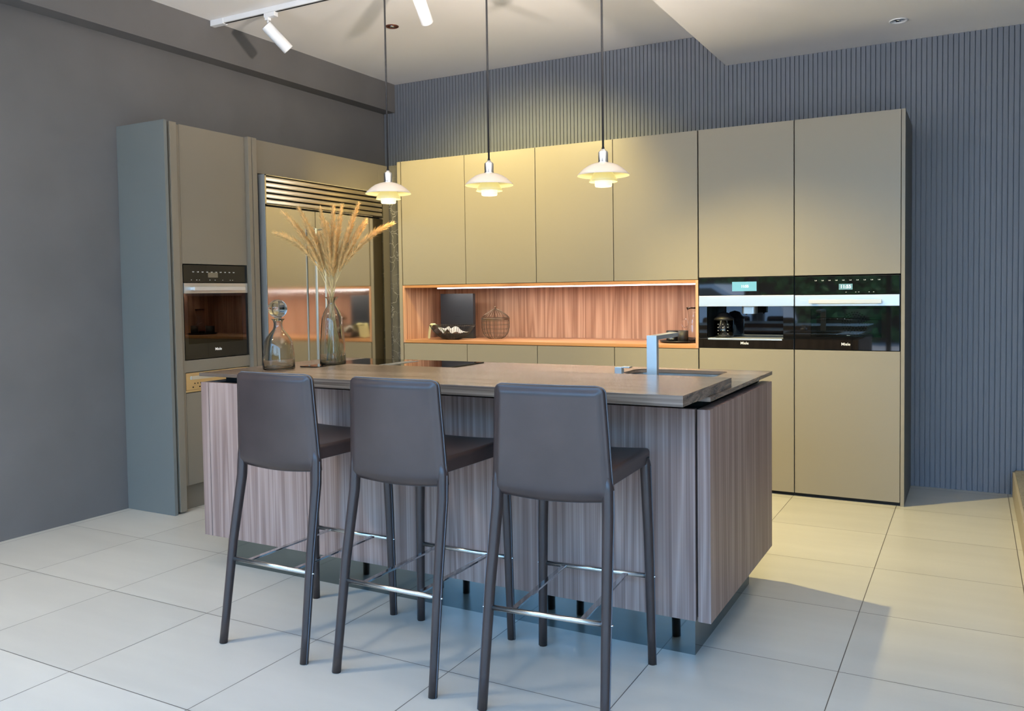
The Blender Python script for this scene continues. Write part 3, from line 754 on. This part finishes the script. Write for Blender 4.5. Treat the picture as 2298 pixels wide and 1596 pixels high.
# wire basket with lid
LC = (.672, .31)
t = thing('wire_basket', 'round lidded bronze wire basket standing in the niche', 'basket', (*LC, NZ))
def bask(s_):
    tb = [(.050, 0), (.075, .012), (.098, .042), (.108, .085), (.109, .13), (.107, .155)]
    fi = s_*(len(tb)-1); i0 = min(int(fi), len(tb)-2); f_ = fi-i0
    return tb[i0][0]*(1-f_)+tb[i0+1][0]*f_, tb[i0][1]*(1-f_)+tb[i0+1][1]*f_
w1 = MB()
for k in range(22):
    a = 2*PI*k/22
    w1.tube([(LC[0]+bask(q/10)[0]*math.cos(a), LC[1]+bask(q/10)[0]*math.sin(a), NZ+.003+bask(q/10)[1]) for q in range(11)], .0016, 5)
for q in (0, .2, .4, .55, .7, .85):
    r_, z_ = bask(q); w1.tube([(LC[0]+r_*math.cos(2*PI*k/40), LC[1]+r_*math.sin(2*PI*k/40), NZ+.003+z_) for k in range(40)], .0012, 5, closed=True)
part('wires', w1, M['bronze_wire'], t)
w2 = MB()
for z_ in (.148, .154, .160): w2.tube([(LC[0]+.110*math.cos(2*PI*k/48), LC[1]+.110*math.sin(2*PI*k/48), NZ+.003+z_) for k in range(48)], .0028, 6, closed=True)
part('rim', w2, M['bronze_wire'], t)
w3 = MB()
for k in range(26):
    a = 2*PI*k/26
    w3.tube([(LC[0]+r_*math.cos(a), LC[1]+r_*math.sin(a), NZ+.003+z_) for r_, z_ in ((.108, .165), (.085, .188), (.055, .210), (.020, .230), (.004, .236))], .0015, 5)
ld = part('lid', w3, M['bronze_wire'], t)
part('knob', MB().lathe([(0, 0), (.004, 0), (.004, .008), (.009, .013), (.006, .020), (0, .021)], LC[0], LC[1], NZ+.235, 16), M['bronze_wire'], ld)
# tray with cups and carafe
TC = (2.185, .265)
t = part('tray', MB().lathe([(0, 0), (.120, 0), (.140, .006), (.143, .013), (.139, .013), (.118, .006), (0, .006)], *TC, NZ+.0005, 56), M['matt_black'], loc=(*TC, NZ))
tag(t, 'round black tray at the right end of the niche', 'tray')
def cup(cx, cy, lab, h=.078, r=.036):
    o = part('cup', MB().lathe([(0, 0), (r-.003, 0), (r, .003), (r, h), (r-.003, h), (r-.003, .006), (0, .006)], cx, cy, NZ+.0070, 40), M['matt_black'], loc=(cx, cy, NZ))
    tag(o, lab, 'cup', 'matt black cups on the round tray'); return o
cup(2.116, .302, 'matt black cup on the tray, the left one, half behind the tap spout', .072, .042)
cup(2.222, .210, 'matt black cup on the tray, the right one, in front of the carafe')
CC = (2.262, .310)
t = thing('carafe', 'clear glass carafe with flared rim and round handle, behind the right black cup', 'carafe', (*CC, NZ))
prof = [(.038, 0), (.043, .005), (.044, .03), (.041, .08), (.034, .12), (.029, .15), (.030, .18), (.038, .215), (.046, .235)]
part('vessel', MB().lathe(shell(prof, .0022, .006), *CC, NZ+.0070, 48), M['clear_glass'], t)
part('handle', MB().tube([(CC[0]-.035+.024*math.cos(a)-.012, CC[1]-.03+.0*a, NZ+.13+.030*math.sin(a)) for a in [2*PI*k/24 for k in range(24)]], .004, 8, closed=True), M['clear_glass'], t)

# ------------------------------------------------------------------ bar stools
def make_stool():
    root = thing('bar_stool', 'x', 'bar stool')
    RY, ZH, ZT = -.150, .670, 1.013
    def halfw(z):
        w = .200 - (z-ZH)/(ZT-ZH)*.019
        rc = .021
        if z > ZT-rc: w -= rc - math.sqrt(max(rc*rc-(z-(ZT-rc))**2, 0))
        return w
    def yb_(x, z):   # bows towards -y in the middle, leans slightly back
        s_ = (z-ZH)/(ZT-ZH)
        return RY - .012*s_ - .016*(1-(x/.19)**2)*(.45+.55*s_)
    def bk(u, v, side):
        u_ = u*2-1
        ub = math.copysign(abs(u_)**.75, u_)
        zlo = ZH-.004-.012*math.cos(PI*ub/2) + (.0 if abs(ub) < .8 else .0)
        z = zlo+(ZT-zlo)*(1-(1-v)**1.25)
        x = ub*halfw(z)
        e = min(halfw(z)-abs(x), ZT-z, (z-zlo)*1.0)
        puff = min(1, max(0, e/.028)); puff = puff*puff*(3-2*puff)
        th = .010+.010*puff
        return Vector((x, yb_(x, z)+side*th, z))
    b = MB(); NU, NV = 44, 40
    ga = [[b.bm.verts.new(bk(i/NU, j/NV, -1)) for i in range(NU+1)] for j in range(NV+1)]
    gb = [[b.bm.verts.new(bk(i/NU, j/NV, 1)) for i in range(NU+1)] for j in range(NV+1)]
    for j in range(NV):
        for i in range(NU):
            for g, fl in ((ga, 0), (gb, 1)):
                f = b.bm.faces.new((g[j][i], g[j][i+1], g[j+1][i+1], g[j+1][i])); f.smooth = True
    ring = [(0, i) for i in range(NU+1)]+[(j, NU) for j in range(1, NV+1)]+[(NV, i) for i in range(NU-1, -1, -1)]+[(j, 0) for j in range(NV-1, 0, -1)]
    for k in range(len(ring)):
        j0, i0 = ring[k]; j1, i1 = ring[(k+1) % len(ring)]
        f = b.bm.faces.new((ga[j0][i0], ga[j1][i1], gb[j1][i1], gb[j0][i0])); f.smooth = True
    br = part('backrest', b, M['leather'], root)
    # stitched seam round the edge
    sm_ = [bk(1, j/NV, -.15)+Vector((.0015, 0, 0)) for j in range(0, NV+1, 1)]
    top = [bk(1-i/NU, 1, -.15)+Vector((0, 0, .0015)) for i in range(1, NU+1)]
    lf = [bk(0, 1-j/NV, -.15)-Vector((.0015, 0, 0)) for j in range(1, NV+1)]
    part('seam', MB().tube(sm_+top+lf, .0021, 6), M['stitch'], br)
    hem = [bk(i/NU, 0, 0)-Vector((0, 0, .0015)) for i in range(4, NU-3)]
    part('seam', MB().tube(hem, .0021, 6), M['stitch'], br)
    # seat
    b = MB(); NU2, NV2 = 30, 30
    def st(u, v, lo):
        xw = .184+.014*v; x_ = (u*2-1)*xw; y_ = RY+.006+v*(.268-RY-.006)
        e = min(xw-abs(x_), .268-y_); rd = .014
        ed = 0 if e > rd else rd-math.sqrt(max(rd*rd-(rd-e)**2, 0))
        sag = .016*(1-(u*2-1)**2)*(.3+.7*math.sin(PI*min(v, 1)))
        if lo: return Vector((x_, y_, .700+ed*.3))
        return Vector((x_, y_, .757-ed-sag*1.0-.004*(1-v)))
    def warp(u): return .5-.5*math.cos(PI*u)
    g1 = [[b.bm.verts.new(st(warp(i/NU2), warp(j/NV2), 0)) for i in range(NU2+1)] for j in range(NV2+1)]
    g2 = [[b.bm.verts.new(st(warp(i/NU2), warp(j/NV2), 1)) for i in range(NU2+1)] for j in range(NV2+1)]
    for j in range(NV2):
        for i in range(NU2):
            for g in (g1, g2):
                f = b.bm.faces.new((g[j][i], g[j][i+1], g[j+1][i+1], g[j+1][i])); f.smooth = (g is g1)
    ring = [(0, i) for i in range(NU2+1)]+[(j, NU2) for j in range(1, NV2+1)]+[(NV2, i) for i in range(NU2-1, -1, -1)]+[(j, 0) for j in range(NV2-1, 0, -1)]
    for k in range(len(ring)):
        j0, i0 = ring[k]; j1, i1 = ring[(k+1) % len(ring)]
        b.bm.faces.new((g1[j0][i0], g1[j1][i1], g2[j1][i1], g2[j0][i0]))
    part('seat', b, M['leather'], root)
    # legs
    for sx in (-1, 1):
        rear = [(sx*.200, -.255, 0), (sx*.1985, -.240, .10), (sx*.193, -.200, .38), (sx*.1855, -.156, .62), (sx*.184, -.151, .70), (sx*.181, -.152, .76)]
        lg = part('leg', MB().tube(rear, [.0150, .0152, .0170, .0190, .0192, .012], 16), M['leather'], root)
        part('seam', MB().tube([Vector(p)+Vector((sx*r_, -.004, 0)) for p, r_ in zip(rear[:5], (.0150, .0152, .0170, .0190, .0192))], .0018, 5), M['stitch'], lg)
        front = [(sx*.206, .255, 0), (sx*.204, .254, .12), (sx*.198, .250, .45), (sx*.189, .247, .698), (sx*.188, .247, .725)]
        lg = part('leg', MB().tube(front, [.0150, .0155, .0180, .0195, .014], 16), M['leather'], root)
        part('seam', MB().tube([Vector(p)+Vector((sx*r_, -.004, 0)) for p, r_ in zip(front[:4], (.0150, .0155, .0180, .0195))], .0016, 5), M['stitch'], lg)
        for (xx, yy) in ((.1945+.0165, -.2105), (.2005+.0165, .2515)):
            part('bolt', MB().lathe([(0, -.003), (.005, -.002), (.006, 0), (.005, .002), (0, .003)], sx*xx, yy, .31, 12), M['chrome'], root)
    part('foot_rail', MB().tube([(-.183, -.2105, .31), (.183, -.2105, .31)], .0085, 14), M['rail'], root)
    part('foot_rail', MB().tube([(-.190, .2515, .31), (.190, .2515, .31)], .0085, 14), M['rail'], root)
    for sx in (-1, 1):
        part('cross_bar', MB().box(sx*.115-.009, sx*.115+.009, -.205, .246, .306, .313, .001), M['chrome'], root)
    return root
st0 = make_stool()
spots = [((1.708, -2.925, 0), 0, 'brown leather bar stool nearest the left wall, beside the decanter'),
         ((2.256, -2.925, 0), 0, 'brown leather bar stool in the middle of the row of three'),
         ((2.819, -2.905, 0), math.radians(4.5), 'brown leather bar stool nearest the right end of the island, slightly turned')]
for i, (loc, rz, lab) in enumerate(spots):
    s_ = st0 if i == 0 else copy_tree(st0)
    s_.location = loc; s_.rotation_euler = (0, 0, rz); s_['label'] = lab; s_['group'] = 'leather bar stools along the island'

# ------------------------------------------------------------------ pendant lamps
def make_pendant():
    root = thing('pendant_lamp', 'x', 'pendant lamp')     # local origin: centre of the top shade's rim
    R = .1175
    top_o = [(.0285, .0560), (.045, .0520), (.068, .0430), (.090, .0280), (.106, .0130), (R, 0)]
    top_i = [(R-.002, -.001), (.104, .0110), (.088, .0255), (.066, .0400), (.045, .0485), (.0285, .0520)]
    a = part('top_shade', MB().lathe(top_o+[(R-.001, -.0012)], seg=64), M['shade_top'], root)
    part('shade_lining', MB().lathe(top_i, seg=64), M['shade_in'], a, label='glowing underside of the top shade')
    part('middle_shade', MB().lathe([(.030, .022), (.036, .020), (.0475, .004), (.058, -.014), (.0635, -.028), (.0625, -.0285), (.056, -.014), (.0455, .003), (.034, .017), (.030, .018)], seg=56), M['shade_mid'], root)
    part('lower_shade', MB().lathe([(.030, -.006), (.0385, -.010), (.0385, -.044), (.036, -.049), (.0, -.0505), (0, -.047), (.034, -.045), (.036, -.042), (.036, -.012), (.030, -.009)], seg=48), M['shade_low'], root)
    part('socket', MB().lathe([(.004, .118), (.008, .117), (.010, .112), (.018, .107), (.0215, .102), (.0218, .062), (.0225, .060), (.0225, .056), (.030, .052), (.0335, .0485), (.020, .0485), (0, .0485)], seg=40), M['chrome'], root)
    part('cord_grip', MB().tube([(0, 0, .115), (0, 0, .124)], .0065, 14), M['cord'], root)
    part('cord', MB().tube([(0, 0, .122), (0, 0, ZC-1.813-.025)], .0047, 10), M['cord'], root)
    part('ceiling_rose', MB().lathe([(0, -.025), (.045, -.025), (.05, -.02), (.05, -.0005), (0, -.0005)], 0, 0, ZC-1.813, 32), M['white_metal'], root)
    return root
pn0 = make_pendant()
for i, (x_, lab) in enumerate(((1.340, 'opal glass pendant lamp nearest the left corner, in front of the refrigerator'),
                               (1.940, 'opal glass pendant lamp in the middle of the row of three'),
                               (2.529, 'opal glass pendant lamp on the right, highest in the picture'))):
    p_ = pn0 if i == 0 else copy_tree(pn0)
    p_.location = (x_, -1.9, 1.813); p_['label'] = lab; p_['group'] = 'three-tiered pendant lamps over the island'
    point_light('pendant_bulb', (x_, -1.9, 1.813-.075), 4.0, .03, (1.0, .80, .42))

# ------------------------------------------------------------------ track with spotlights
TY = -1.38
t = thing('light_track', 'white ceiling light track running along x over the back of the island', 'light track', (.9, TY, ZC))
t['label'] = 'long white light track fixed to the upper ceiling'
part('rail', MB().box(-.475, XE-.004, TY-.018, TY+.018, ZC-.034, ZC-.0005, .002), M['white_metal'], t)
part('slot', MB().box(-.36, XE-.006, TY-.007, TY+.007, ZC-.0355, ZC-.0335), M['black'], t)
part('end_cap', MB().box(-.480, -.36, TY-.0195, TY+.0195, ZC-.039, ZC-.0004, .003), M['white_metal'], t)
def spot(x, aim, lab):
    root = thing('track_spotlight', lab, 'spotlight', (x, TY, ZC-.034), 'white cylinder spotlights on the track')
    part('adapter', MB().box(x-.045, x+.045, TY-.017, TY+.017, ZC-.062, ZC-.0345, .002).box(x-.040, x-.012, TY-.014, TY+.014, ZC-.078, ZC-.060, .002), M['white_metal'], root)
    a = Vector(aim).normalized()
    P = Vector((x-.020, TY, ZC-.105))              # pivot
    part('joint', MB().tube([(x-.026, TY, ZC-.078), (x-.026, TY, ZC-.092), P+Vector((.006, 0, 0)), P+a*.02], .007, 10), M['white_metal'], root)
    side = a.cross(Vector((0, 0, 1))).normalized()
    C0 = P + a*.010 - side*0 + Vector((0, 0, -.024)) - a*.035; C1 = C0 + a*.195
    hd = part('lamp_head', MB().tube([C0, C0+a*.003, C1-a*.003, C1], [.0345, .036, .036, .0345], 32), M['white_metal'], root)
    part('rear_cap', MB().tube([C0-a*.001, C0-a*.0002], .029, 24), M['black'], hd)
    part('reflector', MB().tube([C1+a*.0002, C1+a*.001], .030, 24), M['chrome'], hd)
    return C1+a*.012, a
c, a = spot(.045, (.35, .64, -.68), 'white cylinder spotlight at the left end of the ceiling track')
spot_light('track_beam', c, a, 120, 90, .6)
c, a = spot(1.20, (-.13, .72, -.68), 'white cylinder spotlight cut by the top edge of the picture, between two pendants')
spot_light('track_beam', c, a, 165, 98, .5)
c, a = spot(2.15, (.85, .72, -2.60), 'white cylinder spotlight at the right end of the track, above the picture')
spot_light('track_beam', c, a, 430, 84, .9)
# added ceiling spotlight, out of view, fills light on the left floor and stools
t2 = thing('added_ceiling_spot', 'white cylinder spotlight added on the ceiling out of view to light the left floor', 'spotlight', (.25, -4.3, ZC))
part('mount', MB().lathe([(0, 0), (.04, 0), (.04, -.02), (0, -.02)], .25, -4.3, ZC-.0005, 24), M['white_metal'], t2)
part('lamp_head', MB().tube([(.25, -4.3, ZC-.021), (.27, -4.27, ZC-.20)], .036, 24), M['white_metal'], t2)
spot_light('floor_fill_beam', (.272, -4.266, ZC-.22), (.28, .40, -2.9), 235, 104, 1.0, (1.0, .88, .68), .16)

# two uplighter floor lamps added out of view to brighten the ceiling
def uplighter(x, y, aim, lab, power):
    root = thing('added_floor_lamp', lab, 'lamp', (x, y, 0), 'uplighter floor lamps added as ceiling fill')
    part('base', MB().lathe([(0, 0), (.14, 0), (.14, .015), (.02, .022), (0, .022)], x, y, .0005, 32), M['white_metal'], root)
    part('pole', MB().tube([(x, y, .02), (x, y, 1.84)], .012, 12), M['white_metal'], root)
    part('lamp_head', MB().lathe([(.012, 0), (.05, .02), (.10, .08), (.098, .08), (.048, .024), (.0, .006)], x, y, 1.83, 32), M['white_metal'], root)
    h = Vector((x, y, 1.93)); spot_light('ceiling_fill_beam', h, Vector(aim)-h, power, 62, 1.0, (1.0, .88, .78), .10)
uplighter(5.0, -3.5, (2.9, -2.3, 3.2), 'white uplighter floor lamp added out of view on the right to brighten the ceiling', 1500)
uplighter(.2, -4.75, (1.4, -3.0, 3.2), 'white uplighter floor lamp added out of view on the left to brighten the ceiling', 1400)

# recessed ceiling lamps
def downlight(x, y, z, lab, ringm, inm, r):
    root = thing('recessed_downlight', lab, 'downlight', (x, y, z))
    part('ring', MB().lathe([(r, -.0005), (r, -.004), (r-.004, -.006), (r-.010, -.004), (r-.012, -.0006)], x, y, z, 40), ringm, root)
    part('reflector', MB().lathe([(0, -.0006), (r-.012, -.0006), (r-.012, -.0018), (0, -.0018)], x, y, z, 40), inm, root)
    part('bulb', MB().lathe([(0, -.008), (.014, -.007), (.018, -.003), (.018, -.0019)], x, y, z, 20), M['chrome'], root)
downlight(.476, -.691, ZC, 'small dark copper recessed downlight in the upper ceiling, switched off', M['copper'], M['copper'], .045)
downlight(3.578, .146, ZL, 'white-ringed recessed downlight in the lowered ceiling at the right', M['white_metal'], M['chrome'], .052)

# ------------------------------------------------------------------ raised step at the right edge
t = thing('platform_step', 'low raised platform with speckled grey top at the right edge of the picture', 'platform', (5.3, -1.2, 0))
part('riser', MB().box(4.203, 6.58, -3.2, .585, 0, .150, .002), M['stone_edge'], t)
part('stone_top', MB().box(4.215, 6.58, -3.19, .585, .1505, .158, .001), M['stone'], t)

# ------------------------------------------------------------------ street outside the shop window
pv = part('pavement', MB().box(-14, 22, -34, YF-.11, -.3, -.05), M['pave'], loc=(3, -20, -.3)); pv['kind'] = 'structure'
def street_tree(x, y, lab, h=4.2, s=1.0):
    root = thing('street_tree', lab, 'tree', (x, y, -.05), 'trees along the street')
    part('trunk', MB().tube([(x, y, -.05), (x+.05, y, 1.2), (x-.05, y, 2.4), (x, y, h)], [.16*s, .13*s, .11*s, .07*s], 12), M['bark'], root)
    lf_ = MB()
    for k in range(900):
        d = Vector((random.gauss(0, 1), random.gauss(0, 1), random.gauss(0, 1))).normalized()*random.uniform(.3, 1)**.5
        p = Vector((x+d.x*1.7*s, y+d.y*1.5*s, h-.2+d.z*1.2*s)); q = Vector((random.gauss(0, 1), random.gauss(0, 1), random.gauss(0, 1))).normalized()
        w_ = q.cross(Vector((0, 0, 1))).normalized()*.10; e_ = q*.16
        lf_.bm.faces.new([lf_.bm.verts.new(v) for v in (p, p+w_+e_*.5, p+e_, p-w_+e_*.5)])
    part('crown', lf_, M['foliage'], root, fix=False)
street_tree(.35, -10.2, 'leafy tree on the street outside the shop window, nearest', 3.0, .9)
street_tree(-4.5, -14.5, 'leafy tree on the street outside, towards the left wall side', 4.0, 1.2)
street_tree(9.5, -15.0, 'leafy tree on the street outside, towards the right wall side', 4.4, 1.3)
# unseen hedge added across the street to darken reflections in the appliance glass
h_ = thing('hedge', 'long dark green hedge added across the street to darken reflections', 'hedge', (1, -17, -.05))
part('stems', MB().box(-13, 15, -17.6, -16.8, -.05, 2.3), M['bark'], h_)
lf_ = MB()
for k in range(5200):
    p = Vector((random.uniform(-13.2, 15.2), -16.75+random.uniform(0, .35), random.uniform(-.05, 2.75)+.25*math.sin(k*.37)))
    q = Vector((random.gauss(0, 1), random.gauss(0, .6), random.gauss(0, 1))).normalized(); w_ = q.cross(Vector((0, 1, 0))).normalized()*.11; e_ = q*.2
    lf_.bm.faces.new([lf_.bm.verts.new(v) for v in (p, p+w_+e_*.5, p+e_, p-w_+e_*.5)])
part('foliage', lf_, M['foliage'], h_, fix=False)
# parked car, side on
def extrude(prof, y0, y1):
    b = MB(); a_ = [b.bm.verts.new((p[0], y0, p[1])) for p in prof]; c_ = [b.bm.verts.new((p[0], y1, p[1])) for p in prof]; n = len(prof)
    for q in range(n): b.bm.faces.new((a_[q], a_[(q+1) % n], c_[(q+1) % n], c_[q]))
    b.bm.faces.new(a_); b.bm.faces.new(list(reversed(c_))); return b
cr_ = thing('parked_car', 'white car parked side-on in the street outside the shop window', 'car', (-1.6, -12.9, -.05))
cx = -1.6
part('body', extrude([(cx+x_, z_) for x_, z_ in ((-2.1, .30), (-2.15, .62), (-2.0, .80), (-1.15, .92), (-.55, 1.38), (.75, 1.42), (1.45, 1.00), (2.05, .92), (2.15, .60), (2.1, .30))], -13.75, -12.05), M['car'], cr_)
part('side_window', extrude([(cx+x_, z_) for x_, z_ in ((-.98, .96), (-.48, 1.31), (.08, 1.34), (.08, .96))], -12.05, -12.035), M['black_glass'], cr_)
part('side_window', extrude([(cx+x_, z_) for x_, z_ in ((.14, .96), (.14, 1.34), (.70, 1.34), (1.25, 1.00), (1.2, .96))], -12.05, -12.035), M['black_glass'], cr_)
for xx in (-1.35, 1.35):
    for yy in (-12.04, -13.58): part('wheel', MB().tube([(cx+xx, yy-.18, .27), (cx+xx, yy+.02, .27)], .32, 28), M['black'], cr_)
